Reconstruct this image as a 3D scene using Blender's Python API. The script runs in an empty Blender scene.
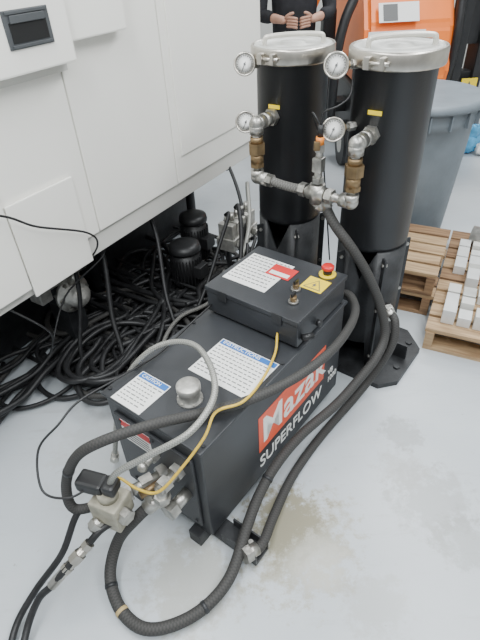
import bpy, bmesh, math, random
from mathutils import Vector, Matrix
random.seed(7)
V=Vector
SC=bpy.context.scene
# ---------------------------------------------------------------- camera
p=math.radians(38); r=math.atan(35/627)
cp,sp,cr,sr=math.cos(p),math.sin(p),math.cos(r),math.sin(r)
F=V((0,cp,-sp)); U=V((0,sp,cp)); X0=V((1,0,0))
R=cr*X0-sr*U; UP=sr*X0+cr*U
cam=bpy.data.cameras.new('camera'); co=bpy.data.objects.new('camera',cam); SC.collection.objects.link(co)
M=Matrix((R,UP,-F)).transposed().to_4x4(); M.translation=V((0,0,1.6)); co.matrix_world=M
cam.sensor_fit='VERTICAL'; cam.sensor_height=24; cam.lens=490/640*24
SC.camera=co
# ---------------------------------------------------------------- materials
def mat(name,col,rough=.5,metal=0.,nz=.0,ns=12,bump=0.,bs=80,spec=.5,coat=0.,wear=0):
    m=bpy.data.materials.new(name); m.use_nodes=True; nt=m.node_tree; b=nt.nodes['Principled BSDF']
    b.inputs['Roughness'].default_value=rough
    b.inputs['Metallic'].default_value=metal; b.inputs['Specular IOR Level'].default_value=spec
    b.inputs['Coat Weight'].default_value=coat
    tc=nt.nodes.new('ShaderNodeTexCoord')
    n=nt.nodes.new('ShaderNodeTexNoise'); n.inputs['Scale'].default_value=ns; n.inputs['Detail'].default_value=6
    nt.links.new(tc.outputs['Object'],n.inputs['Vector'])
    rp=nt.nodes.new('ShaderNodeValToRGB')
    d=nz
    rp.color_ramp.elements[0].position=.3; rp.color_ramp.elements[1].position=.7
    rp.color_ramp.elements[0].color=(*[max(0,x*(1-d)) for x in col],1)
    rp.color_ramp.elements[1].color=(*[min(1,x*(1+d)) for x in col],1)
    nt.links.new(n.outputs['Fac'],rp.inputs['Fac']); out=rp.outputs['Color']
    if wear>0:
        n4=nt.nodes.new('ShaderNodeTexNoise'); n4.inputs['Scale'].default_value=28; n4.inputs['Detail'].default_value=12; n4.inputs['Roughness'].default_value=.8
        nt.links.new(tc.outputs['Object'],n4.inputs['Vector'])
        r4=nt.nodes.new('ShaderNodeValToRGB'); r4.color_ramp.elements[0].position=.62; r4.color_ramp.elements[0].color=(0,0,0,1); r4.color_ramp.elements[1].position=.74; r4.color_ramp.elements[1].color=(wear,wear,wear,1)
        nt.links.new(n4.outputs['Fac'],r4.inputs['Fac'])
        mx=nt.nodes.new('ShaderNodeMixRGB'); nt.links.new(r4.outputs['Color'],mx.inputs['Fac']); nt.links.new(out,mx.inputs['Color1']); mx.inputs['Color2'].default_value=(.22,.21,.19,1); out=mx.outputs['Color']
    nt.links.new(out,b.inputs['Base Color'])
    if bump>0:
        n2=nt.nodes.new('ShaderNodeTexNoise'); n2.inputs['Scale'].default_value=bs
        nt.links.new(tc.outputs['Object'],n2.inputs['Vector'])
        bp=nt.nodes.new('ShaderNodeBump'); bp.inputs['Strength'].default_value=bump; bp.inputs['Distance'].default_value=.004
        nt.links.new(n2.outputs['Fac'],bp.inputs['Height']); nt.links.new(bp.outputs['Normal'],b.inputs['Normal'])
    return m
def braid(name,c1,c2,rough=.6,metal=0.,su=8,sv=160,bmp=.5):
    m=bpy.data.materials.new(name); m.use_nodes=True; nt=m.node_tree; b=nt.nodes['Principled BSDF']
    b.inputs['Roughness'].default_value=rough; b.inputs['Metallic'].default_value=metal
    tc=nt.nodes.new('ShaderNodeTexCoord'); mp=nt.nodes.new('ShaderNodeMapping')
    mp.inputs['Scale'].default_value=(su,sv,1); mp.inputs['Rotation'].default_value=(0,0,0)
    nt.links.new(tc.outputs['UV'],mp.inputs['Vector'])
    ck=nt.nodes.new('ShaderNodeTexChecker'); ck.inputs['Scale'].default_value=1
    ck.inputs['Color1'].default_value=(*c1,1); ck.inputs['Color2'].default_value=(*c2,1)
    nt.links.new(mp.outputs['Vector'],ck.inputs['Vector'])
    nt.links.new(ck.outputs['Color'],b.inputs['Base Color'])
    bp=nt.nodes.new('ShaderNodeBump'); bp.inputs['Strength'].default_value=bmp; bp.inputs['Distance'].default_value=.002
    nt.links.new(ck.outputs['Fac'],bp.inputs['Height']); nt.links.new(bp.outputs['Normal'],b.inputs['Normal'])
    return m
MT=mat('tank_paint',(.027,.029,.033),.45,0,.25,7,.12,300,wear=.25)
MB=mat('canister_paint',(.013,.0137,.0155),.42,0,.2,6,.06,200)
MDK=mat('dark_steel',(.02,.021,.023),.5,0,.4,20,.3,90,wear=.2)
MBK=mat('black_rubber',(.013,.013,.014),.5,0,.4,30,.2,150)
MBP=mat('black_plastic',(.015,.015,.016),.45,0,.2,20)
MSS=mat('stainless',(.52,.49,.44),.32,1,.12,30)
MAL=mat('cast_aluminium',(.50,.49,.46),.5,.75,.25,40,.3,120)
MZN=mat('zinc_fitting',(.44,.43,.40),.4,.9,.35,30,.2,100)
MBR=mat('bronze_union',(.23,.16,.085),.45,.8,.3,30,.2,100)
MBG=mat('beige_valve_paint',(.32,.30,.235),.5,0,.3,25,.3,100)
MWH=mat('machine_white',(.90,.885,.83),.38,0,.02,3,.05,400)
MGP=mat('machine_grey',(.66,.65,.61),.45,0,.04,3)
MLW=mat('label_white',(.82,.82,.80),.5,0,.02,10)
MLT=mat('label_text',(.12,.12,.12),.6)
MLB=mat('label_blue',(.02,.13,.42),.5)
MLR=mat('label_red',(.60,.03,.03),.5)
MLY=mat('label_yellow',(.85,.62,.02),.5)
MOR=mat('label_orange_red',(.78,.10,.04),.4,0,.05,10)
MTW=mat('text_white',(.85,.85,.82),.5)
MRED=mat('estop_red',(.6,.02,.02),.35)
MYW=mat('yellow_cable',(.62,.42,.05),.5,0,.15,60)
MOG=mat('forklift_orange',(.90,.20,.02),.4,0,.05,6)
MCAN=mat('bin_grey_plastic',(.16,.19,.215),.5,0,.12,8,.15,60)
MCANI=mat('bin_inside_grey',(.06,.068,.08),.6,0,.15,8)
MLID=mat('lid_grey',(.52,.52,.49),.4,.2,.15,20)
MHD=mat('handle_translucent_white',(.62,.60,.54),.35,.2,.1,20)
MSK=mat('skin_tone',(.50,.27,.19),.55,0,.08,30)
MSH=mat('shirt_black',(.016,.016,.020),.85,0,.3,20,.4,40)
MJN=mat('trousers_dark',(.02,.024,.035),.85,0,.3,20,.3,60)
MHR=mat('hair_brown',(.04,.025,.015),.7,0,.3,60,.6,120)
MBLU=mat('blue_plastic',(.10,.40,.68),.2,0,.3,15,.5,20)
MSLV=braid('sleeve_woven',(.030,.029,.028),(.047,.045,.042),.7,0,10,200,.3)
MSLG=braid('sleeve_grey',(.10,.098,.09),(.17,.165,.155),.7,0,10,170)
MBRD=braid('steel_braid',(.24,.24,.22),(.40,.40,.37),.45,.5,10,260)
def wood(name,c1,c2):
    m=bpy.data.materials.new(name); m.use_nodes=True; nt=m.node_tree; b=nt.nodes['Principled BSDF']
    tc=nt.nodes.new('ShaderNodeTexCoord'); mp=nt.nodes.new('ShaderNodeMapping')
    mp.inputs['Scale'].default_value=(3,30,30)
    n=nt.nodes.new('ShaderNodeTexNoise'); n.inputs['Scale'].default_value=2; n.inputs['Detail'].default_value=8
    rp=nt.nodes.new('ShaderNodeValToRGB'); rp.color_ramp.elements[0].color=(*c1,1); rp.color_ramp.elements[1].color=(*c2,1)
    rp.color_ramp.elements[0].position=.35; rp.color_ramp.elements[1].position=.65
    nt.links.new(tc.outputs['Object'],mp.inputs[0]); nt.links.new(mp.outputs[0],n.inputs['Vector']); nt.links.new(n.outputs['Fac'],rp.inputs['Fac'])
    nt.links.new(rp.outputs['Color'],b.inputs['Base Color']); b.inputs['Roughness'].default_value=.75
    return m
MWD=wood('pallet_wood',(.30,.19,.10),(.50,.35,.20)); MWD2=wood('pallet_wood_dark',(.16,.09,.05),(.31,.19,.10))
# floor
def floor_mat():
    m=bpy.data.materials.new('epoxy_floor'); m.use_nodes=True; nt=m.node_tree; L=nt.links; b=nt.nodes['Principled BSDF']
    tc=nt.nodes.new('ShaderNodeTexCoord')
    n=nt.nodes.new('ShaderNodeTexNoise'); n.inputs['Scale'].default_value=2.2; n.inputs['Detail'].default_value=8
    L.new(tc.outputs['Object'],n.inputs['Vector'])
    rp=nt.nodes.new('ShaderNodeValToRGB'); rp.color_ramp.elements[0].position=.3; rp.color_ramp.elements[1].position=.7
    rp.color_ramp.elements[0].color=(.455,.49,.52,1); rp.color_ramp.elements[1].color=(.54,.575,.60,1)
    L.new(n.outputs['Fac'],rp.inputs['Fac'])
    prev=rp.outputs['Color']
    mp=nt.nodes.new('ShaderNodeMapping'); mp.inputs['Rotation'].default_value=(0,0,.7); mp.inputs['Scale'].default_value=(2.0,14,1)
    L.new(tc.outputs['Object'],mp.inputs[0])
    n3=nt.nodes.new('ShaderNodeTexNoise'); n3.inputs['Scale'].default_value=1.6; n3.inputs['Detail'].default_value=9; n3.inputs['Roughness'].default_value=.7
    L.new(mp.outputs[0],n3.inputs['Vector'])
    r3=nt.nodes.new('ShaderNodeValToRGB'); r3.color_ramp.elements[0].position=.56; r3.color_ramp.elements[0].color=(0,0,0,1); r3.color_ramp.elements[1].position=.72; r3.color_ramp.elements[1].color=(.5,.5,.5,1)
    L.new(n3.outputs['Fac'],r3.inputs['Fac'])
    mx=nt.nodes.new('ShaderNodeMixRGB'); L.new(r3.outputs['Color'],mx.inputs['Fac']); L.new(prev,mx.inputs['Color1']); mx.inputs['Color2'].default_value=(.35,.365,.365,1); prev=mx.outputs['Color']
    n2=nt.nodes.new('ShaderNodeTexNoise'); n2.inputs['Scale'].default_value=17; n2.inputs['Detail'].default_value=10; n2.inputs['Roughness'].default_value=.75
    L.new(tc.outputs['Object'],n2.inputs['Vector'])
    r2=nt.nodes.new('ShaderNodeValToRGB'); r2.color_ramp.elements[0].position=.635; r2.color_ramp.elements[0].color=(0,0,0,1); r2.color_ramp.elements[1].position=.69; r2.color_ramp.elements[1].color=(.7,.7,.7,1)
    L.new(n2.outputs['Fac'],r2.inputs['Fac'])
    mx=nt.nodes.new('ShaderNodeMixRGB'); L.new(r2.outputs['Color'],mx.inputs['Fac']); L.new(prev,mx.inputs['Color1']); mx.inputs['Color2'].default_value=(.28,.28,.26,1)
    prev=mx.outputs['Color']
    for (x,y,rad,col,k) in [(.15,.84,.24,(.36,.34,.26),.8),(.12,.90,.17,(.22,.20,.13),.75),(.20,.76,.11,(.58,.58,.54),.5),(.64,.95,.18,(.35,.36,.36),.65),(.58,1.08,.12,(.38,.38,.37),.5),(.62,1.25,.10,(.30,.31,.31),.55),(.70,.80,.12,(.30,.31,.30),.5),(.36,.62,.13,(.38,.38,.36),.45),(-.20,.72,.20,(.34,.33,.28),.6),(-.55,1.25,.3,(.42,.43,.42),.4)]:
        vd=nt.nodes.new('ShaderNodeVectorMath'); vd.operation='DISTANCE'; vd.inputs[1].default_value=(x,y,0); L.new(tc.outputs['Object'],vd.inputs[0])
        ad=nt.nodes.new('ShaderNodeMath'); ad.operation='MULTIPLY_ADD'; ad.inputs[1].default_value=rad*3.2; ad.inputs[2].default_value=-rad*1.5
        L.new(n2.outputs['Fac'],ad.inputs[0])
        sm=nt.nodes.new('ShaderNodeMath'); sm.operation='ADD'; L.new(vd.outputs['Value'],sm.inputs[0]); L.new(ad.outputs[0],sm.inputs[1])
        mr=nt.nodes.new('ShaderNodeMapRange'); mr.inputs['From Min'].default_value=rad; mr.inputs['From Max'].default_value=rad*.6; mr.inputs['To Min'].default_value=0; mr.inputs['To Max'].default_value=k
        L.new(sm.outputs[0],mr.inputs['Value'])
        m2=nt.nodes.new('ShaderNodeMixRGB'); L.new(mr.outputs[0],m2.inputs['Fac']); L.new(prev,m2.inputs['Color1']); m2.inputs['Color2'].default_value=(*col,1); prev=m2.outputs['Color']
    L.new(prev,b.inputs['Base Color']); b.inputs['Roughness'].default_value=.30
    return m
# ---------------------------------------------------------------- mesh builder
def frame(d):
    d=d.normalized(); a=V((0,0,1)) if abs(d.z)<.9 else V((1,0,0))
    x=d.cross(a).normalized(); y=d.cross(x).normalized(); return x,y
def crom(pts,n=8):
    P=[V(q) for q in pts]; P=[P[0]*2-P[1]]+P+[P[-1]*2-P[-2]]; o=[]
    for i in range(1,len(P)-2):
        a,b,c,d=P[i-1:i+3]
        for k in range(n):
            t=k/n; o.append(.5*((2*b)+(c-a)*t+(2*a-5*b+4*c-d)*t*t+(3*b-a-3*c+d)*t**3))
    o.append(P[-2]); return o
class Part:
    def __init__(s,name,parent=None,world=False):
        s.name=name; s.parent=parent; s.world=world; s.bm=bmesh.new(); s.m=[]; s.uv=s.bm.loops.layers.uv.new('UVMap')
    def mi(s,m):
        if m not in s.m: s.m.append(m)
        return s.m.index(m)
    def box(s,c,size,m,rot=None,bev=0,seg=2):
        Mx=Matrix.Translation(V(c))@((rot.to_4x4()) if rot else Matrix())@Matrix.Diagonal((*size,1))
        vs=bmesh.ops.create_cube(s.bm,size=1,matrix=Mx)['verts']
        fs={f for v in vs for f in v.link_faces}; i=s.mi(m)
        for f in fs: f.material_index=i
        if bev>0:
            es=list({e for v in vs for e in v.link_edges})
            bmesh.ops.bevel(s.bm,geom=es,offset=bev,segments=seg,affect='EDGES',profile=.6,material=i)
        return s
    def bx(s,a,b,m,bev=0):
        a,b=V(a),V(b); return s.box((a+b)/2,[abs(q) for q in (b-a)],m,None,bev)
    def rings(s,rg,m,smooth=True,cap=True,close=False,vs=None):
        i=s.mi(m); B=[[s.bm.verts.new(q) for q in g] for g in rg]; n=len(B[0])
        for j in range(len(B)-1):
            for k in range(n):
                f=s.bm.faces.new((B[j][k],B[j][(k+1)%n],B[j+1][(k+1)%n],B[j+1][k])); f.material_index=i; f.smooth=smooth
                if vs:
                    for l,uvv in zip(f.loops,((k/n,vs[j]),((k+1)/n,vs[j]),((k+1)/n,vs[j+1]),(k/n,vs[j+1]))): l[s.uv].uv=uvv
        if cap:
            for g in (B[0],B[-1]):
                try: f=s.bm.faces.new(g); f.material_index=i
                except Exception: pass
    def cyl(s,a,b,r0,m,r1=None,seg=24,smooth=True):
        a,b=V(a),V(b); r1=r0 if r1 is None else r1; x,y=frame(b-a)
        g=[[c+x*rr*math.cos(t)+y*rr*math.sin(t) for t in [2*math.pi*k/seg for k in range(seg)]] for c,rr in ((a,r0),(b,r1))]
        s.rings(g,m,smooth); return s
    def hexn(s,a,b,r0,m): return s.cyl(a,b,r0,m,seg=6,smooth=False)
    def lathe(s,prof,o,d,m,seg=40,smooth=True):
        o=V(o); d=V(d).normalized(); x,y=frame(d)
        g=[[o+d*h+x*rr*math.cos(t)+y*rr*math.sin(t) for t in [2*math.pi*k/seg for k in range(seg)]] for rr,h in prof]
        s.rings(g,m,smooth); return s
    def tube(s,pts,r0,m,seg=10,n=8,smooth=True,raw=False):
        P=[V(q) for q in pts] if raw else crom(pts,n)
        d=(P[1]-P[0]); x,y=frame(d); g=[]; vs=[]; L=0
        for i,c in enumerate(P):
            t=(P[min(i+1,len(P)-1)]-P[max(i-1,0)]).normalized()
            x=(x-t*x.dot(t)).normalized(); y=t.cross(x)
            if i: L+=(c-P[i-1]).length
            vs.append(L); g.append([c+x*r0*math.cos(q)+y*r0*math.sin(q) for q in [2*math.pi*k/seg for k in range(seg)]])
        s.rings(g,m,True,True,vs=vs); return s
    def prism(s,poly,ext,m,smooth=False):
        i=s.mi(m); e=V(ext); a=[s.bm.verts.new(V(q)) for q in poly]; b=[s.bm.verts.new(V(q)+e) for q in poly]; n=len(a)
        fs=[s.bm.faces.new(a),s.bm.faces.new(b[::-1])]
        for k in range(n): fs.append(s.bm.faces.new((a[k],b[k],b[(k+1)%n],a[(k+1)%n])))
        for f in fs: f.material_index=i; f.smooth=smooth
        return s
    def ball(s,c,rad,m,sc=(1,1,1),rot=None,u=20,v=12):
        Mx=Matrix.Translation(V(c))@((rot.to_4x4()) if rot else Matrix())@Matrix.Diagonal((rad*sc[0],rad*sc[1],rad*sc[2],1))
        vs=bmesh.ops.create_uvsphere(s.bm,u_segments=u,v_segments=v,radius=1,matrix=Mx)['verts']; i=s.mi(m)
        for f in {f for q in vs for f in q.link_faces}: f.material_index=i; f.smooth=True
        return s
    def fin(s):
        if s.parent and s.world: s.bm.transform(MW[s.parent.name].inverted())
        bmesh.ops.recalc_face_normals(s.bm,faces=s.bm.faces[:])
        me=bpy.data.meshes.new(s.name); s.bm.to_mesh(me); s.bm.free()
        for q in s.m: me.materials.append(q)
        o=bpy.data.objects.new(s.name,me); SC.collection.objects.link(o)
        if s.parent: o.parent=s.parent
        return o
MW={}
def empty(name,loc=(0,0,0),rz=0):
    o=bpy.data.objects.new(name,None); SC.collection.objects.link(o); o.location=loc; o.rotation_euler=(0,0,rz)
    o.empty_display_size=.1
    MW[o.name]=Matrix.Translation(V(loc))@Matrix.Rotation(rz,4,'Z'); return o
def text(name,body,size,loc,rot,m,parent,ext=.0006,sx=1,ax='LEFT',shear=0,bold=0):
    c=bpy.data.curves.new(name,'FONT'); c.body=body; c.size=size; c.extrude=ext; c.align_x=ax; c.shear=shear; c.offset=bold
    o=bpy.data.objects.new(name,c); SC.collection.objects.link(o); c.materials.append(m); o.location=loc; o.rotation_euler=rot; o.scale=(sx,1,1)
    if parent: o.parent=parent
    return o
# ---------------------------------------------------------------- room
f=Part('floor'); f.bx((-3.2,-1.5,-.1),(4.6,7.6,0),floor_mat()); f.fin()
MWL=mat('wall_paint',(.66,.66,.63),.7,0,.03,2)
w=Part('wall_back'); w.bx((-3.3,7.6,-.1),(4.7,7.75,3.4),MWL); w.fin()
w=Part('wall_left'); w.bx((-3.35,-1.5,-.1),(-3.2,7.6,3.4),MWL); w.fin()
w=Part('wall_right'); w.bx((4.6,-1.5,-.1),(4.75,7.6,3.4),MWL); w.fin()
w=Part('baseboard_back'); w.bx((-3.2,7.57,0),(4.6,7.6,.12),MGP); w.fin()
# ---------------------------------------------------------------- hydraulic power unit (tank frame: x=length, y=width, z=up)
N=(-.129,.834,0); TH=math.radians(51)
unit=empty('hydraulic_power_unit',N,TH)
def T(s,w_,z=0): return MW['hydraulic_power_unit']@V((s,w_,z))
t=Part('tank_body',unit)
t.bx((0,0,.055),(.84,.395,.488),MT,.006)
t.bx((-.008,-.008,.487),(.85,.405,.5),MT,.004)
t.bx((0.0,0.03,.10),(-.012,.36,.44),MT,.004)
for s_ in (.02,.42,.82): 
    for w_ in (.006,.390): t.cyl((s_,w_,.499),(s_,w_,.505),.007,MDK,seg=6)
for w_ in (.05,.19,.33):
    for z_ in (.12,.42): t.hexn((-.012,w_,z_),(-.017,w_,z_),.007,MDK)
t.fin()
k=Part('skid_frame',unit)
k.bx((-.03,.03,.0),(.86,.08,.055),MDK,.003); k.bx((-.03,.305,.0),(.86,.355,.055),MDK,.003)
k.bx((.02,-.16,.012),(.09,.05,.022),MDK,.002)
k.bx((.02,-.16,.022),(.026,-.02,.06),MDK); k.bx((.084,-.16,.022),(.09,-.02,.06),MDK)
k.cyl((.055,-.115,0),(.055,-.115,.012),.028,MZN); k.cyl((.055,-.115,.012),(.055,-.115,.065),.008,MZN); k.hexn((.055,-.115,.022),(.055,-.115,.034),.016,MZN)
k.bx((.86,.06,.0),(1.0,.33,.03),MDK)
pl=[(.97,-.14),(1.04,-.20),(1.30,-.20),(1.40,-.10),(1.40,.56),(1.32,.64),(1.0,.64),(.97,.58)]
k.prism([(a,b,0) for a,b in pl],(0,0,.025),MDK)
k.bx((1.19,-.17,.025),(1.20,-.10,.10),MDK)
k.cyl((1.12,-.16,.025),(1.12,-.16,.032),.016,MDK,seg=6); k.cyl((1.31,-.14,.025),(1.31,-.14,.032),.016,MDK,seg=6)
k.fin()
c=Part('control_box',unit)
c.bx((.50,.002,.512),(.83,.387,.60),MT,.004); c.bx((.495,-.003,.603),(.835,.392,.622),MT,.004)
c.bx((.54,.03,.5),(.79,.35,.512),MDK)
c.cyl((.793,.058,.622),(.793,.058,.629),.031,MLY); c.cyl((.793,.058,.629),(.793,.058,.645),.016,MBP)
c.lathe([(.014,0),(.022,.004),(.023,.013),(.019,.018),(.0,.019)],(.793,.058,.645),(0,0,1),MRED)
for s_,w_ in ((.65,.103),(.581,.070)):
    c.cyl((s_,w_,.622),(s_,w_,.632),.017,MZN); c.cyl((s_,w_,.632),(s_,w_,.65),.011,MBR); c.bx((s_-.013,w_-.003,.65),(s_+.013,w_+.003,.664),MBP,.001)
c.bx((.492,.06,.585),(.497,.10,.625),MDK,.001); c.bx((.492,.29,.585),(.497,.33,.625),MDK,.001)
c.cyl((.52,-.004,.545),(.55,-.03,.545),.012,MBP); c.cyl((.62,-.004,.545),(.62,-.02,.545),.012,MBP)
c.fin()
# labels
RL=(0,0,-math.pi/2)
def label(name,s0,s1,w0,w1,z,hc=None,head=None,rows=6,base=MLW,hh=.022,hs=.013):
    q=Part(name,unit); q.bx((s0,w0,z),(s1,w1,z+.0008),base)
    top=s1
    if hc: q.bx((s1-hh,w0+.003,z+.0008),(s1-.003,w1-.003,z+.0012),hc); top=s1-hh
    H=(top-s0)/(rows+1)
    for i in range(rows):
        y=top-H*(i+.8); x=w1-.008
        while x>w0+.02:
            L=random.uniform(.006,.018); 
            if x-L<w0+.006: break
            q.bx((y,x-L,z+.0008),(y+H*.26,x,z+.0012),MLT); x-=L+.005
    q.fin()
    if head: text(name+'_text',head,hs,((s1-hh+.006),w1-.012,z+.0016),RL,MTW if hc else MLT,unit,.0003)
label('instruction_label',.225,.41,.012,.245,.5005,MLB,'INSTRUCTIONS',9,hh=.026,hs=.022)
label('caution_label',-.004,.135,.235,.36,.5005,MLB,'CAUTION',7,hh=.026,hs=.018)
label('box_label',.575,.775,.185,.372,.6225,None,None,9)
q=Part('box_red_label',unit); q.bx((.68,.155,.6236),(.755,.255,.6242),MLR); q.bx((.69,.165,.6242),(.712,.245,.6246),MLW); q.fin()
q=Part('warning_triangle_label',unit); q.bx((.675,.02,.6225),(.755,.105,.623),MLY)
q.prism([(.685,.028,.623),(.685,.097,.623),(.745,.0625,.623)],(0,0,.0005),MLT); q.prism([(.689,.034,.6235),(.689,.091,.6235),(.738,.0625,.6235)],(0,0,.0004),MLY)
q.prism([(.722,.062,.6239),(.708,.072,.6239),(.708,.066,.6239),(.694,.066,.6239),(.71,.054,.6239),(.71,.06,.6239)],(0,0,.0003),MLT); q.fin()
q=Part('side_label',unit); q.bx((.27,-.0012,.20),(.71,0,.375),MOR); q.fin()
RS=(math.pi/2,0,0)
text('side_label_text','Mazak',.17,(.285,-.002,.235),RS,MTW,unit,.0006,1.0,bold=.002)
text('side_text','SUPERFLOW',.082,(.27,-.002,.115),RS,MTW,unit,.0006,.93,bold=.0008)
text('side_text_small','V8\n1000',.042,(.745,-.002,.185),RS,MTW,unit,.0006,.9)
q=Part('end_label',unit); q.bx((-.013,.20,.34),(-.0122,.33,.43),MLW); q.bx((-.0136,.20,.40),(-.013,.33,.43),MLR); 
for i in range(4): q.bx((-.0136,.21,.35+.012*i),(-.013,.32-.02*(i%2),.354+.012*i),MLT)
q.fin()
# filler cap
q=Part('filler_cap',unit); o=(.131,.152,.5)
q.lathe([(.040,0),(.040,.006),(.033,.008),(.033,.038),(.036,.040),(.037,.044),(.037,.060),(.034,.063),(.012,.064),(0,.064)],o,(0,0,1),MAL)
for i in range(6):
    a=i*math.pi/3; q.cyl((.131+.036*math.cos(a),.152+.036*math.sin(a),.506),(.131+.036*math.cos(a),.152+.036*math.sin(a),.510),.004,MZN,seg=6)
q.fin()
# valve block on near end
v=Part('valve_assembly',unit)
v.box((-.19,.205,.30),(.085,.095,.085),MBG,Matrix.Rotation(.25,3,'Z'),.008)
v.box((-.19,.205,.235),(.06,.065,.06),MBG,Matrix.Rotation(.25,3,'Z'),.008)
v.cyl((-.19,.205,.34),(-.19,.205,.375),.03,MBG); v.cyl((-.19,.205,.235),(-.19,.205,.19),.022,MZN)
v.box((-.20,.25,.385),(.055,.085,.045),MBP,Matrix.Rotation(.35,3,'Z'),.010)
v.box((-.18,.19,.395),(.05,.04,.04),MBP,Matrix.Rotation(.35,3,'Z'),.010)
v.hexn((-.15,.20,.30),(-.125,.19,.30),.028,MZN); v.cyl((-.15,.20,.30),(-.01,.15,.30),.017,MZN)
v.hexn((-.095,.178,.30),(-.06,.165,.30),.030,MZN); v.hexn((-.04,.158,.30),(-.012,.15,.30),.034,MZN)
v.cyl((-.01,.09,.36),(-.10,.09,.36),.016,MZN); v.hexn((-.09,.09,.36),(-.06,.09,.36),.026,MZN); v.hexn((-.035,.09,.36),(-.012,.09,.36),.028,MZN)
v.cyl((-.09,.09,.36),(-.09,.09,.29),.016,MZN); v.hexn((-.09,.09,.33),(-.09,.09,.305),.025,MZN)
v.cyl((-.09,.09,.29),(-.10,.17,.295),.015,MZN); v.hexn((-.095,.12,.292),(-.098,.145,.294),.024,MZN)
v.cyl((-.01,.07,.26),(-.07,.07,.26),.020,MZN); v.hexn((-.07,.07,.26),(-.10,.07,.26),.029,MZN)
v.cyl((-.01,.16,.40),(-.08,.16,.40),.011,MZN); v.hexn((-.05,.16,.40),(-.03,.16,.40),.02,MZN); v.ball((-.085,.16,.40),.016,MZN)
v.cyl((-.13,.14,.33),(-.05,.12,.33),.012,MBR); v.hexn((-.19,.16,.30),(-.19,.13,.30),.024,MZN)
v.cyl((-.23,.215,.27),(-.26,.225,.245),.018,MZN); v.hexn((-.24,.218,.262),(-.255,.223,.25),.024,MZN)
v.fin()
# ---------------------------------------------------------------- hoses
def hose(name,pts,r0,m,extra=None,local=False,seg=12):
    h=Part(name)
    if local: pts=[T(*q) for q in pts]
    h.tube(pts,r0,m,seg); 
    if extra: extra(h,pts)
    return h.fin()
def ends(r1,L=.04):
    def fn(h,pts):
        for a,b in ((V(pts[0]),V(pts[1])),(V(pts[-1]),V(pts[-2]))):
            d=(b-a).normalized(); h.cyl(a-d*.005,a+d*L,r1,MZN); h.hexn(a-d*.012,a+d*.012,r1*1.3,MZN)
    return fn
def rings_on(h,pts,idx,r1,m):
    P=crom(pts,8)
    for i in idx: d=(P[i+1]-P[i]).normalized(); h.cyl(P[i]-d*.006,P[i]+d*.006,r1,m)
Bp=[(.318,1.667,.845),(.334,1.655,.813),(.363,1.6,.761),(.423,1.56,.685),(.493,1.55,.57),(.558,1.545,.425),(.585,1.515,.30),(.54,1.45,.235),(.4525,1.364,.2),(.35,1.27,.17),(.205,1.155,.15),(.103,1.045,.135),(.033,.95,.10),(-.018,.842,.075),(-.079,.70,.045),(-.181,.612,.028),(-.310,.578,.028),(-.400,.63,.03),(-.448,.725,.05),(-.423,.80,.12),(-.352,.812,.22),(-.30,.83,.265),(-.272,.842,.28)]
MTN=mat('tan_tape',(.45,.34,.16),.6)
def be(h,pts):
    ends(.024,.05)(h,pts); rings_on(h,pts,(92,118,142),.0200,MDK); rings_on(h,pts,(136,),.0200,MTN)
hose('hydraulic_hose',Bp,.0185,MSLV,be)
Cp=[(.62,1.62,.34),(.635,1.56,.33),(.625,1.52,.24),(.565,1.49,.12),(.475,1.43,.035),(.291,1.235,.022),(.162,1.066,.022),(.08,.912,.03),(.03,.80,.05),(-.02,.765,.06)]
hose('hydraulic_hose',Cp,.017,MSLV,ends(.022,.04))
Ap=[(-.19,.26,.25),(-.253,.315,.26),(-.24,.333,.35),(-.206,.283,.48),(-.156,.213,.55),(-.042,.136,.56),(.087,.07,.53),(.21,-.016,.53),(.37,-.08,.53),(.544,-.105,.525),(.725,-.085,.51),(.839,-.041,.50),(.90,.03,.49),(.91,.12,.40),(.90,.16,.25)]
hose('hydraulic_hose',Ap,.0155,MSLV,lambda h,q:rings_on(h,q,(20,),.017,MBP),True)
Dp=[(.02,.50,.06),(.06,.46,.30),(.11,.415,.47),(.172,.353,.565),(.223,.284,.60),(.228,.192,.62),(.175,.09,.62),(.101,.026,.605),(-.008,.018,.58),(-.099,.086,.53),(-.164,.165,.46),(-.185,.20,.38)]
hose('steel_braided_hose',Dp,.0095,MBRD,ends(.014,.03),True)
Yp=[(-.165,.20,.39),(-.149,.186,.40),(-.138,.127,.385),(-.117,.065,.40),(-.056,.029,.46),(.028,.005,.53),(.10,.02,.556),(.172,-.02,.558),(.297,.001,.53),(.434,.045,.515),(.50,.08,.54)]
hose('electrical_cable',Yp,.0045,MYW,None,True,8)
hose('electrical_cable',[(.50,.37,.54),(.40,.38,.52),(.22,.37,.51),(.06,.385,.52),(-.08,.41,.52),(-.164,.405,.50),(-.241,.42,.45),(-.299,.353,.38),(-.27,.28,.37),(-.21,.25,.375)],.0035,MBK,None,True,8)
Lp=[(-.40,.80,.245),(-.443,.766,.25),(-.487,.731,.22),(-.546,.689,.18),(-.59,.665,.14),(-.635,.646,.10),(-.665,.581,.05),(-.66,.47,.02),(-.60,.36,.014)]
def le(h,pts):
    a,b=V(pts[2]),V(pts[4]); d=(b-a).normalized(); h.cyl(a,b,.015,MSS); h.hexn(a+d*.02,a+d*.05,.021,MSS); h.hexn(a+d*.07,a+d*.085,.019,MSS); h.hexn(a-d*.02,a,.018,MSS)
hose('quick_coupling_hose',Lp,.011,MBK,le)
hose('hydraulic_hose',[(-.45,.85,.24),(-.52,.83,.25),(-.575,.75,.16),(-.66,.68,.08),(-.71,.60,.03),(-.70,.48,.016),(-.66,.34,.016)],.0105,MBK)
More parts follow.
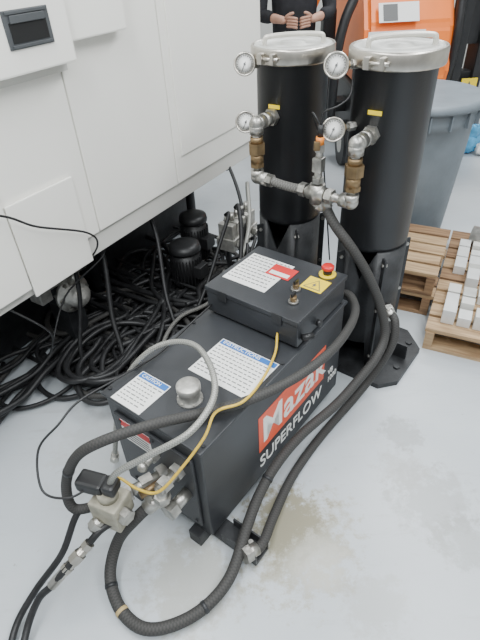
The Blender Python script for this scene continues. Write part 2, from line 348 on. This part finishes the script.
# ---------------------------------------------------------------- filter canisters
def canister(loc,labd,gz,zl,HZ):
    x,y=loc; e=empty('filter_canister',(x,y,.025))
    c=Part('vessel_body',e,True)
    c.lathe([(.0,.60),(.11,.602),(.130,.62),(.135,.64),(.135,1.225+HZ),(.147,1.23+HZ),(.147,1.25+HZ),(.14,1.255+HZ)],(x,y,0),(0,0,1),MB,56)
    c.fin()
    c=Part('clamp_ring_lid',e,True)
    c.lathe([(.147,1.224+HZ),(.154,1.226+HZ),(.156,1.232+HZ),(.156,1.272+HZ),(.153,1.277+HZ),(.146,1.278+HZ),(.144,1.272+HZ)],(x,y,0),(0,0,1),MSS,56)
    c.lathe([(.146,1.268+HZ),(.143,1.276+HZ),(.12,1.279+HZ),(.118,1.275+HZ),(.05,1.275+HZ),(.045,1.282+HZ),(.0,1.284+HZ)],(x,y,0),(0,0,1),MLID,56)
    c.tube([(x-.105,y-.03,1.272+HZ),(x-.105,y-.03,1.293+HZ),(x-.09,y-.03,1.304+HZ),(x,y-.03,1.308+HZ),(x+.09,y-.03,1.304+HZ),(x+.105,y-.03,1.293+HZ),(x+.105,y-.03,1.272+HZ)],.0085,MHD)
    c.box((x-.125,y-.115,1.25+HZ),(.02,.03,.036),MSS,Matrix.Rotation(-.6,3,'Z'),.003); c.box((x-.085,y-.142,1.25+HZ),(.016,.03,.036),MSS,Matrix.Rotation(-.6,3,'Z'),.003)
    c.cyl((x-.14,y-.112,1.25+HZ),(x-.07,y-.16,1.25+HZ),.006,MSS)
    c.fin()
    s=Part('cradle_stand',e,True); n=60; ro,ri=.136,.128; i=s.mi(MDK); fr=math.atan2(-math.sin(TH),-math.cos(TH))+.15
    cols=[]
    for k_ in range(n):
        a=2*math.pi*k_/n; d=abs((a-fr+math.pi)%(2*math.pi)-math.pi); zt=.618-.13*max(0,1-d/.42); zb=.025+ (.14 if d<.5 else 0)
        cols.append([s.bm.verts.new((x+math.cos(a)*q,y+math.sin(a)*q,z)) for q,z in ((ro,zb),(ro,zt),(ri,zt),(ri,zb))])
    for k_ in range(n):
        A_,B_=cols[k_],cols[(k_+1)%n]
        for j in range(4):
            ff=s.bm.faces.new((A_[j],B_[j],B_[(j+1)%4],A_[(j+1)%4])); ff.material_index=i; ff.smooth=j in(0,2)
    for da in (-.62,.62,2.2,-2.2):
        a=fr+da; d=V((math.cos(a),math.sin(a),0)); s.box(V((x,y,.31))+d*.148,(.034,.008,.57),MDK,Matrix.Rotation(a,3,'Z'),.001)
        for z in (.1,.35,.57):
            u=V((-math.sin(a),math.cos(a),0)); s.hexn(V((x,y,z))+d*.152-u*.01,V((x,y,z))+d*.152+u*.01,.008,MZN)
    s.fin()
    l=Part('yellow_label',e,True); d=V((*labd,0)).normalized(); a=math.atan2(d.y,d.x)
    l.box(V((x,y,zl))+d*.1352,(.002,.048,.014),MLY,Matrix.Rotation(a,3,'Z')); l.fin()
    for gx,gy,gzz in gz:
        g=Part('pressure_gauge',e,True); nn=V((-.12,-.93,.30)).normalized(); c0=V((gx,gy,gzz))
        g.lathe([(.0,-.016),(.034,-.014),(.0375,-.008),(.0375,.010),(.040,.011),(.040,.016),(.035,.018),(.034,.012)],c0,nn,MSS,32)
        g.lathe([(.034,.0125),(.0,.013)],c0,nn,MLW,32)
        ax,ay=frame(nn)
        for k_ in range(22):
            if k_ in (5,): continue
            aa=2*math.pi*k_/22; dd=ax*math.cos(aa)+ay*math.sin(aa)
            g.cyl(c0+nn*.0138+dd*.025,c0+nn*.0138+dd*.030,.0008,MLT,seg=5)
        dd=(ax*.4+ay*.9).normalized(); g.cyl(c0+nn*.015-dd*.008,c0+nn*.015+dd*.024,.0012,MLT,seg=6); g.cyl(c0+nn*.013,c0+nn*.017,.004,MLT)
        tgt=V((x,y,gzz)); q=c0+V((0,0,-.0))-nn*.012; dr=(tgt-q).normalized(); L=(tgt-q).length-.13
        g.cyl(q,q+dr*L,.009,MZN); g.hexn(q+dr*(L-.03),q+dr*(L-.004),.016,MZN); g.hexn(q+dr*.03,q+dr*.045,.014,MBR)
        g.fin()
    return e
canister((.557,1.76),(-.084,-.11),[(.347,1.70,1.266),(.348,1.68,1.076)],1.13,.030)
canister((.25,2.03),(-.081,-.112),[(.07,1.98,1.232),(.066,1.96,1.035)],1.096,.010)
# ---------------------------------------------------------------- pipe manifold
ex=V((math.cos(TH),math.sin(TH),0)); ny=V((-math.sin(TH),math.cos(TH),0))
pm=Part('pipe_manifold')
A0=V((.557,1.76,0)); B0=V((.25,2.03,0)); zp,zb=1.06,.86
for c0 in (A0,B0):
    s0=c0-ex*.133+V((0,0,zp)); s1=c0-ex*.24+V((0,0,zp))
    pm.cyl(s0,s1,.0165,MZN); pm.hexn(s0,s0-ex*.020,.032,MZN); pm.cyl(s0-ex*.035,s0-ex*.065,.026,MZN)
    pm.ball(s1,.027,MZN); pm.cyl(s1+ex*.03,s1,.026,MZN); pm.cyl(s1,s1-V((0,0,.035)),.026,MZN)
    b=V((s1.x,s1.y,zb)); pm.cyl(s1,b,.015,MZN)
    z=zp-.045
    pm.cyl((b.x,b.y,z),(b.x,b.y,z-.022),.024,MBR); pm.hexn((b.x,b.y,z-.022),(b.x,b.y,z-.062),.033,MBR); pm.cyl((b.x,b.y,z-.062),(b.x,b.y,z-.10),.025,MBR); pm.hexn((b.x,b.y,z-.095),(b.x,b.y,z-.112),.028,MBR)
    pm.ball(b,.026,MZN); pm.cyl(b,b+V((0,0,.03)),.025,MZN)
b1=A0-ex*.24+V((0,0,zb)); b2=B0-ex*.24+V((0,0,zb))
D=(b1-b2).normalized(); cx=b2+D*.272
pm.cyl(b2,b2+D*.05,.025,MZN); pm.hexn(b2+D*.05,b2+D*.075,.024,MZN)
pm.tube([b2+D*.07,b2+D*.12-V((0,0,.004)),b2+D*.17-V((0,0,.004)),b2+D*.21],.017,MSLG)
pm.cyl(b2+D*.195,cx,.017,MZN); pm.hexn(b2+D*.20,b2+D*.225,.026,MZN)
pm.cyl(cx,b1,.016,MZN); pm.hexn(cx+D*.04,cx+D*.065,.028,MZN); pm.cyl(b1-D*.04,b1,.025,MZN)
pm.ball(cx,.03,MZN); pm.cyl(cx-D*.035,cx+D*.035,.027,MZN); pm.cyl(cx+V((0,0,.035)),cx-V((0,0,.035)),.027,MZN)
Z=V((0,0,1))
pm.cyl(cx+Z*.03,cx+Z*.10,.013,MZN); pm.hexn(cx+Z*.04,cx+Z*.06,.022,MZN); pm.box(cx+Z*.105,(.035,.035,.05),MZN,Matrix.Rotation(TH,3,'Z'),.004)
pm.cyl(cx+Z*.13,cx+Z*.17,.012,MAL); pm.hexn(cx+Z*.15,cx+Z*.175,.018,MZN); pm.cyl(cx+Z*.175,cx+Z*.20,.014,mat('orange_ring',(.8,.25,.03),.4)); pm.cyl(cx+Z*.20,cx+Z*.24,.010,MBP)
pm.box(cx+Z*.175-ex*.02,(.02,.015,.03),MBR,None,.002)
pm.cyl(cx-Z*.03,cx-Z*.03+V((.02,-.012,-.03)),.022,MZN)
pm.tube([cx+Z*.235,cx+Z*.28+D*.01,cx+Z*.30+D*.05+ex*.02,cx+Z*.33+D*.07+ex*.06,cx+Z*.40+D*.04+ex*.13,cx+Z*.42+ex*.30,cx+Z*.30+ex*.45],.003,MBK)
pm.tube([cx+Z*.235,cx+Z*.27-D*.03,cx+Z*.25-D*.05+ex*.03,cx+Z*.15-D*.04+ex*.08,cx-Z*.05-D*.03+ex*.12,cx-Z*.35+ex*.14],.003,MBK)
pm.fin()
# ---------------------------------------------------------------- CNC machine cabinet
mc=empty('machining_center',(-.475,1.897,0),math.radians(57))
m=Part('enclosure',mc)
m.bx((-1.3,0,.69),(-.125,1.3,2.2),MWH,.004); m.bx((-.119,0,.69),(.40,1.3,2.2),MWH,.004); m.bx((.406,0,.69),(1.22,1.3,2.2),MWH,.004)
m.bx((-1.3,.012,.60),(1.22,1.29,.688),MGP,.004)
m.bx((.45,-.007,.81),(1.18,0,2.1),MWH,.003)
m.bx((-.125,.02,.7),(.41,1.2,2.1),MGP)
m.fin()
m=Part('sliding_door',mc)
m.bx((-1.3,-.075,1.31),(-.11,-.003,2.2),MWH,.006); m.bx((-.10,-.05,1.36),(.17,-.003,2.2),MWH,.006)
m.bx((-1.3,-.02,1.28),(-.11,-.003,1.31),MGP)
MHB=mat('handle_frame_grey',(.07,.075,.08),.5,0,.1,20)
m.bx((-.345,-.079,1.375),(-.185,-.074,1.470),MHB,.002); m.bx((-.335,-.083,1.378),(-.195,-.076,1.386),MHB,.001); m.bx((-.335,-.083,1.460),(-.195,-.076,1.468),MHB,.001)
m.bx((-.33,-.0805,1.390),(-.20,-.0785,1.440),mat('handle_recess_black',(.006,.006,.006),.8)); m.bx((-.325,-.084,1.438),(-.205,-.078,1.458),MHB,.002)
m.fin()
m=Part('lower_skirt',mc)
m.bx((-1.3,-.02,.645),(-.50,-.003,1.02),MWH,.004); m.bx((-.49,-.012,.60),(-.2,-.003,.95),MWH,.004)
m.fin()
m=Part('machine_base',mc)
m.bx((-1.3,.55,0),(1.15,1.25,.60),MDK,.005)
for q in (-1.1,.15,1.05): m.cyl((q,.45,.0),(q,.45,.03),.06,MZN); m.cyl((q,.45,.03),(q,.45,.60),.03,MDK)
m.fin()
def motor(name,x,y,rad,h,zb_=.0):
    q=Part(name,mc); 
    q.bx((x-rad*1.1,y-rad*1.1,zb_),(x+rad*1.1,y+rad*1.1,zb_+.02),MDK,.003)
    q.cyl((x,y,zb_+.02),(x,y,zb_+h*.3),rad*.6,MAL); q.cyl((x,y,zb_+h*.3),(x,y,zb_+h),rad*.9,MBP)
    for k_ in range(28):
        a=2*math.pi*k_/28; q.box((x+rad*.95*math.cos(a),y+rad*.95*math.sin(a),zb_+h*.62),(rad*.16,.004,h*.55),MBP,Matrix.Rotation(a,3,'Z'))
    q.lathe([(rad,0),(rad*1.02,.01),(rad*.95,.035),(rad*.6,.045),(0,.045)],(x,y,zb_+h),(0,0,1),MBP)
    q.box((x,y-rad*1.1,zb_+h*.65),(.08,.05,.07),MBP,None,.005)
    return q
motor('coolant_pump',.46,.06,.085,.29).fin(); motor('coolant_pump',.70,.17,.08,.33).fin()
q=Part('valve_manifold',mc)
for k_ in range(5): q.bx((.60+k_*.05,-.16,.33),(.64+k_*.05,-.07,.41),MAL,.004); q.cyl((.62+k_*.05,-.115,.40),(.62+k_*.05,-.115,.45),.014,MZN)
q.bx((.59,-.17,.26),(.85,-.06,.33),MAL,.004); q.bx((.62,-.12,0),(.64,-.10,.26),MDK); q.bx((.80,-.12,0),(.82,-.10,.26),MDK)
for k_ in range(3): q.cyl((.63+k_*.08,-.17,.30),(.63+k_*.08,-.21,.30),.02,MZN); q.hexn((.63+k_*.08,-.18,.30),(.63+k_*.08,-.20,.30),.028,MZN)
q.fin()
q=Part('gear_pump',mc)
q.lathe([(.03,-.08),(.06,-.07),(.065,-.02),(.09,-.018),(.09,.0),(.06,.002),(.055,.05),(.035,.07),(0,.07)],(-.16,.24,.33),(0,-1,0),MAL,32)
for k_ in range(6): a=k_*math.pi/3; q.hexn((-.16+.076*math.cos(a),.26,.33+.076*math.sin(a)),(-.16+.076*math.cos(a),.228,.33+.076*math.sin(a)),.010,MZN)
q.box((-.16,.32,.33),(.12,.10,.12),MDK,None,.01); q.bx((-.21,.26,0),(-.11,.38,.27),MDK,.004); q.cyl((-.16,.24,.39),(-.16,.18,.46),.015,MZN)
q.cyl((-.30,.26,.42),(-.05,.26,.42),.016,MZN); q.bx((-.34,.22,.38),(-.28,.30,.46),MAL,.005); q.fin()
# messy hose bundle: soft wandering coils lying on the floor
rnd=random.Random(21)
hb=Part('hose_bundle',mc)
hm=[MBK,MBK,MBK,MBK,MBP,MSLV]
def inside(x,y): return ((x-.28)/.70)**2+((y-.03)/.46)**2
for k_ in range(46):
    x=rnd.uniform(-.30,.75); y=rnd.uniform(-.38,.35); th=rnd.choice((0,math.pi))+rnd.uniform(-.5,.5); kap=rnd.uniform(-2.5,2.5); pts=[]
    z0=rnd.choice((.014,.03,.045,.065,.09,.12)); ph=rnd.uniform(0,6)
    for j in range(rnd.randint(16,26)):
        pts.append((x,y,z0+.02*math.sin(ph+j*.5)**2+.0))
        kap+=rnd.uniform(-1.6,1.6); kap=max(-5,min(5,kap*.93))
        if inside(x,y)>.75:
            want=math.atan2(.03-y,.28-x); d=(want-th+math.pi)%(2*math.pi)-math.pi; kap=max(-8,min(8,d*6))
        th+=kap*.065; x+=.075*math.cos(th); y+=.065*math.sin(th)
    pts.append((x+.05*math.cos(th),y+.05*math.sin(th)+.03,z0)); pts.append((x+.10*math.cos(th),max(y+.12,.3),z0)); pts.append((x+.10*math.cos(th),.60,z0+.02))
    hb.tube(pts,rnd.choice((.009,.011,.013,.015)),rnd.choice(hm),8,4)
for k_ in range(13):
    y0=rnd.uniform(.14,.48); z0=rnd.choice((.014,.03,.05,.08)); pts=[(.25,rnd.uniform(-.1,.4),z0+.02)]
    for j in range(9): pts.append((.05-j*.13,y0+.05*math.sin(k_+j*.9)+.02*j*(.5-y0)*2,z0+.015*math.sin(j*1.3+k_)**2))
    hb.tube(pts,rnd.choice((.010,.012,.014)),rnd.choice(hm),8,6)
for (cx_,cy_,rx,ry,z,rr) in [(-.22,-.33,.13,.08,.04,.010),(-.12,-.34,.17,.09,.06,.012),(.05,-.32,.22,.12,.07,.011),(.15,-.25,.25,.15,.10,.012),(-.12,-.05,.24,.16,.10,.011),(-.22,.10,.20,.15,.06,.012),(-.30,-.24,.14,.12,.03,.012)]:
    a0=rnd.uniform(0,6)
    hb.tube([(cx_+rx*math.cos(a0+a),cy_+ry*math.sin(a0+a),z+.02*math.sin(3*a)+.004*a) for a in [i*.55 for i in range(13)]],rr,MBK,8,6)
for (x,y,z,x2,y2) in [(.63,-.21,.30,.22,-.34),(.71,-.21,.30,.05,-.30),(.79,-.21,.30,.30,-.25),(.62,-.11,.46,.10,-.15),(.72,-.11,.46,.2,-.38),(-.16,.18,.46,-.42,.08),(.9,.05,.58,.45,-.36),(.35,.2,.58,-.05,-.20),(.05,.25,.58,-.28,-.05)]:
    hb.tube([(x,y,z),(x-.03,y-.04,z+.02),(x*.75+x2*.25,y*.7+y2*.3-.03,z*.80),(x*.45+x2*.55,y*.4+y2*.6-.02,z*.42),(x2+.06,y2+.0,.06),(x2-.10,y2+.03,.03),(x2-.22,y2+.14,.025),(x2-.20,y2+.30,.03),(x2-.05,y2+.42,.03)],rnd.choice((.010,.012)),MBK,8,8)
hb.tube([(.95,-.05,.50),(.7,-.20,.36),(.4,-.28,.24),(.1,-.35,.16),(-.1,-.38,.05),(-.2,-.3,.03)],.012,MBRD,8,8)
hb.tube([(.50,-.16,.20),(.3,-.20,.14),(.1,-.15,.15),(-.1,-.2,.14),(-.22,-.28,.05)],.010,MSLG,8,8)
hb.fin()
q=Part('electrical_cable',mc)
q.tube([(-1.0,-.04,1.02),(-.6,-.06,.98),(-.42,-.05,.86),(-.22,-.04,.74),(-.18,-.03,.66),(-.22,.05,.55)],.004,MBK,8); q.tube([(-.6,.05,.62),(-.50,-.03,.45),(-.48,.05,.30),(-.30,.1,.45),(-.1,.05,.55),(-.05,.1,.6)],.004,MBK,8); q.fin()
# ---------------------------------------------------------------- trash can
x,y=1.09,2.88; q=Part('trash_can')
q.lathe([(.0,.0),(.225,.0),(.232,.01),(.242,.10),(.280,.64),(.284,.74),(.298,.75),(.301,.78),(.308,.83),(.326,.835),(.332,.85),(.326,.872),(.31,.88)],(x,y,0),(0,0,1),MCAN,56)
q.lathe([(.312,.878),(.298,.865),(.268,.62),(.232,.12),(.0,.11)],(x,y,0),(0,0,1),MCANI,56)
for k_ in range(18):
    a=2*math.pi*k_/18; d=V((math.cos(a),math.sin(a),0)); q.box(V((x,y,.79))+d*.310,(.02,.006,.075),MCAN,Matrix.Rotation(a,3,'Z'))
for a in (-.2,2.94):
    d=V((math.cos(a),math.sin(a),0)); u=V((-d.y,d.x,0)); c0=V((x,y,.77))+d*.305
    q.tube([c0-u*.07,c0-u*.06+d*.05,c0+u*.06+d*.05,c0+u*.07],.012,MCAN)
q.fin()
# ---------------------------------------------------------------- pallets
def pallet(loc,ang,W,L,nb,m,h=.12,levels=1):
    e=Part('wooden_pallet'); Mx=Matrix.Translation(V(loc))@Matrix.Rotation(ang,4,'Z')
    for lv in range(levels):
        z0=lv*.125
        for xx in (0,W/2-.02,W-.04): e.bx((xx,0,z0+.016),(xx+.04,L,z0+.10),m)
        bw=L/nb
        for i in range(nb):
            e.bx((-.005,i*bw+.006,z0+.10),(W+.005+random.uniform(-.01,.01),(i+1)*bw-.014,z0+.12),random.choice((MWD,MWD,MWD2)))
        for i in (0,nb//2,nb-1): e.bx((0,i*bw,z0),(W,(i+1)*bw-.01,z0+.016),m)
    o=e.fin(); o.matrix_world=Mx; return o
pa=math.radians(-27.4)
pallet((.60,2.19,0),pa,.42,.53,5,MWD2,levels=2)
pallet((.868,1.75,0),pa,.85,1.05,9,MWD)
ab=Part('metal_block_stack')
MBW=mat('machined_block_light',(.68,.69,.68),.4,.1,.06,20)
xx=.05
while xx<.62:
    wx=random.choice((.05,.07,.09)); yy=.07
    while yy<.80:
        wy=random.choice((.07,.09,.12)); h=random.choice((.03,.05,.05,.075))
        if random.random()>.10: ab.bx((xx,yy,.0),(xx+wx-.012,yy+wy-.014,h),random.choice((MBW,MBW,MLID,MGP)),.003)
        yy+=wy
    xx+=wx
ab.cyl((.10,.90,.056),(.46,.84,.056),.055,MAL)
o=ab.fin(); o.matrix_world=Matrix.Translation(V((.868,1.75,.121)))@Matrix.Rotation(pa,4,'Z')
q=Part('plastic_bag'); q.ball((2.08,4.3,.10),.13,MBLU,(1.0,.8,.8),u=24,v=14); q.ball((2.10,4.24,.20),.06,MBLU,(1,.7,1)); q.ball((2.18,4.20,.06),.07,MLW,(.8,.8,.8))
for v_ in q.bm.verts: v_.co+=V([random.uniform(-.010,.010) for _ in range(3)]); v_.co.z=max(v_.co.z,.002)
q.fin()
# ---------------------------------------------------------------- forklift
fk=empty('forklift',(1.22,4.55,0),0)
q=Part('body',fk)
q.prism([(-.22,-.62,.62),(-.22,-.66,.75),(-.22,-.60,1.05),(-.22,-.48,1.25),(-.22,.0,1.30),(-.22,.55,1.25),(-.22,.6,.62)],(.64,0,0),MOG)
bmesh.ops.bevel(q.bm,geom=q.bm.edges[:],offset=.04,segments=3,affect='EDGES')
q.bx((-.24,-.60,.12),(.40,.62,.64),MBP,.03); q.bx((-.15,-.1,1.29),(.3,.35,1.38),MBP,.03); q.bx((-.15,.3,1.36),(.3,.42,1.8),MBP,.03)
q.box((-.50,-.2,1.30),(.10,.12,.42),MOG,Matrix.Rotation(.45,3,'Y'),.02); q.bx((-.46,-.25,.4),(-.36,-.1,1.15),MBP,.02); q.bx((-.46,-.25,.4),(-.2,-.1,.5),MBP,.02)
for sx in (-.22,.40):
    for sy in (-.35,.45): q.cyl((sx-.07,sy,.18),(sx+.07,sy,.18),.18,MBK,seg=32); q.cyl((sx-.075,sy,.18),(sx+.075,sy,.18),.08,MGP)
q.fin()
q=Part('overhead_guard',fk)
q.tube([(-.40,-.45,.40),(-.42,-.62,.85),(-.38,-.62,1.10),(-.28,-.58,1.32),(-.10,-.5,1.75),(-.05,-.1,2.05),(-.05,.5,2.05)],.035,MBP)
q.tube([(.44,-.50,.45),(.44,-.60,.9),(.44,-.55,1.3),(.44,-.45,1.9),(.44,-.1,2.05),(.44,.5,2.05)],.03,MBP)
q.bx((.48,-.55,.05),(.55,-.35,2.0),MBP,.01); q.bx((.64,-.55,.05),(.71,-.35,2.0),MBP,.01); q.bx((.48,-.50,.9),(.71,-.40,1.4),MBP,.01); q.bx((.48,-.5,.4),(.71,-.4,.72),MBP,.01)
q.bx((.56,-.565,.54),(.68,-.556,.68),MLY); q.prism([(.575,-.569,.56),(.665,-.569,.56),(.62,-.569,.66)],(0,.003,0),MLT); q.fin()
q=Part('decal',fk); q.box((.0,-.60,1.14),(.28,.004,.13),MLW,Matrix.Rotation(-.57,3,'X')); q.box((-.06,-.604,1.14),(.10,.004,.11),MLT,Matrix.Rotation(-.57,3,'X'))
for k_ in range(4): q.box((.08,-.612+.014*k_,1.115+.022*k_),(.10,.004,.008),MLT,Matrix.Rotation(-.57,3,'X'))
q.box((-.01,-.655,.97),(.40,.004,.13),MLW,Matrix.Rotation(-.13,3,'X')); q.box((-.01,-.66,.93),(.40,.004,.03),MLB,Matrix.Rotation(-.13,3,'X')); q.fin()
# ---------------------------------------------------------------- person (hands joined at the waist)
pe=empty('person',(.50,4.02,0),0)
def skin(name,vs,es,rad,m,root=0,sub=2):
    me=bpy.data.meshes.new(name); me.from_pydata([V(q) for q in vs],es,[]); o=bpy.data.objects.new(name,me); SC.collection.objects.link(o); o.parent=pe
    md=o.modifiers.new('Skin','SKIN'); sv=me.skin_vertices[0].data
    for i,rr in enumerate(rad): sv[i].radius=rr if isinstance(rr,tuple) else (rr,rr)
    sv[root].use_root=True; md.use_smooth_shade=True
    s=o.modifiers.new('Sub','SUBSURF'); s.levels=sub; s.render_levels=sub; me.materials.append(m); return o
HU=.055
skin('shirt',[(0,0,.95),(0,-.01,1.10),(0,0,1.25),(0,.01,1.40),(0,.01,1.48),(.17,.01,1.42),(.235,.0,1.28),(.24,-.06,1.16),(.165,-.155,1.105+HU),(-.17,.01,1.42),(-.235,.0,1.28),(-.24,-.06,1.16),(-.165,-.155,1.105+HU)],
 [(0,1),(1,2),(2,3),(3,4),(3,5),(5,6),(6,7),(7,8),(3,9),(9,10),(10,11),(11,12)],[(.17,.12),(.165,.12),(.175,.12),(.16,.10),.06,.07,.058,.05,.042,.07,.058,.05,.042],MSH)
skin('trousers',[(0,0,.98),(0,0,.90),(.09,0,.85),(.10,-.01,.48),(.105,.01,.08),(-.09,0,.85),(-.10,-.01,.48),(-.105,.01,.08)],[(0,1),(1,2),(2,3),(3,4),(1,5),(5,6),(6,7)],[(.165,.12),(.16,.12),.095,.068,.055,.095,.068,.055],MJN)
skin('neck',[(0,.01,1.44),(0,0,1.56)],[(0,1)],[.058,.055],MSK)
h=Part('head',pe); h.ball((0,-.015,1.64),.1,MSK,(.76,.92,1.15)); h.ball((0,-.05,1.575),.05,MSK,(.9,.8,.8)); h.ball((0,-.115,1.635),.016,MSK,(.8,1,1.4))
for sx in (-1,1): h.ball((sx*.077,-.005,1.635),.022,MSK,(.4,.8,1.3)); h.ball((sx*.03,-.098,1.655),.012,MLW); h.ball((sx*.03,-.107,1.655),.006,MLT)
h.ball((0,-.098,1.593),.018,mat('lips',(.4,.15,.12),.5),(1.3,.4,.4)); h.ball((0,.012,1.672),.1,MHR,(.82,.92,1.0)); h.fin()
sh=Part('shoes',pe)
for sx in (-.105,.105): sh.ball((sx,-.05,.045),.06,MBP,(.85,2.2,.8))
for v_ in sh.bm.verts: v_.co.z=max(v_.co.z,0)
sh.fin()
for sx,nm_ in ((1,'left'),(-1,'right')):
    wv=[(sx*.175,-.145,1.10+HU),(sx*.12,-.20,1.095+HU),(sx*.075,-.23,1.085+HU)]; es=[(0,1),(1,2)]; rd=[.036,.027,(.036,.022)]
    skin('forearm_'+nm_,wv,es,rd,MSK)
    for i in range(4):
        z=1.108-.017*i+HU; L=(.9,1,.95,.75)[i]
        skin('finger_%s_%d'%(nm_,i+1),[(sx*.08,-.235,z),(sx*.045,-.262,z),(sx*.015*1,-.262-.004*i,z-.006),(sx*(.03-.022*L),-.245,z-.012)],[(0,1),(1,2),(2,3)],[.010,.0095,.009,.008],MSK,0,1)
    skin('thumb_'+nm_,[(sx*.09,-.225,1.105+HU),(sx*.06,-.245,1.128+HU),(sx*.03,-.255,1.135+HU)],[(0,1),(1,2)],[.012,.011,.009],MSK,0,1)
# ---------------------------------------------------------------- lights
def area(name,loc,sx,sy,e,col=(1,1,1),rot=(0,0,0)):
    l=bpy.data.lights.new(name,'AREA'); l.shape='RECTANGLE'; l.size=sx; l.size_y=sy; l.energy=e; l.color=col
    o=bpy.data.objects.new(name,l); SC.collection.objects.link(o); o.location=loc; o.rotation_euler=rot
K=1.72; CL=(.95,.985,1)
area('ceiling_light_a',(-.6,.6,3.3),.4,3.0,60*K,CL); area('ceiling_light_b',(1.6,1.6,3.3),.4,3.5,75*K,CL); area('ceiling_light_c',(1.2,4.8,3.3),2.5,.5,60*K,CL); area('ceiling_light_d',(.6,-.8,3.2),2.5,.5,50*K,CL)
wd=bpy.data.worlds.new('world'); SC.world=wd; wd.use_nodes=True; bg=wd.node_tree.nodes['Background']; bg.inputs[0].default_value=(.94,.98,1,1); bg.inputs[1].default_value=.45
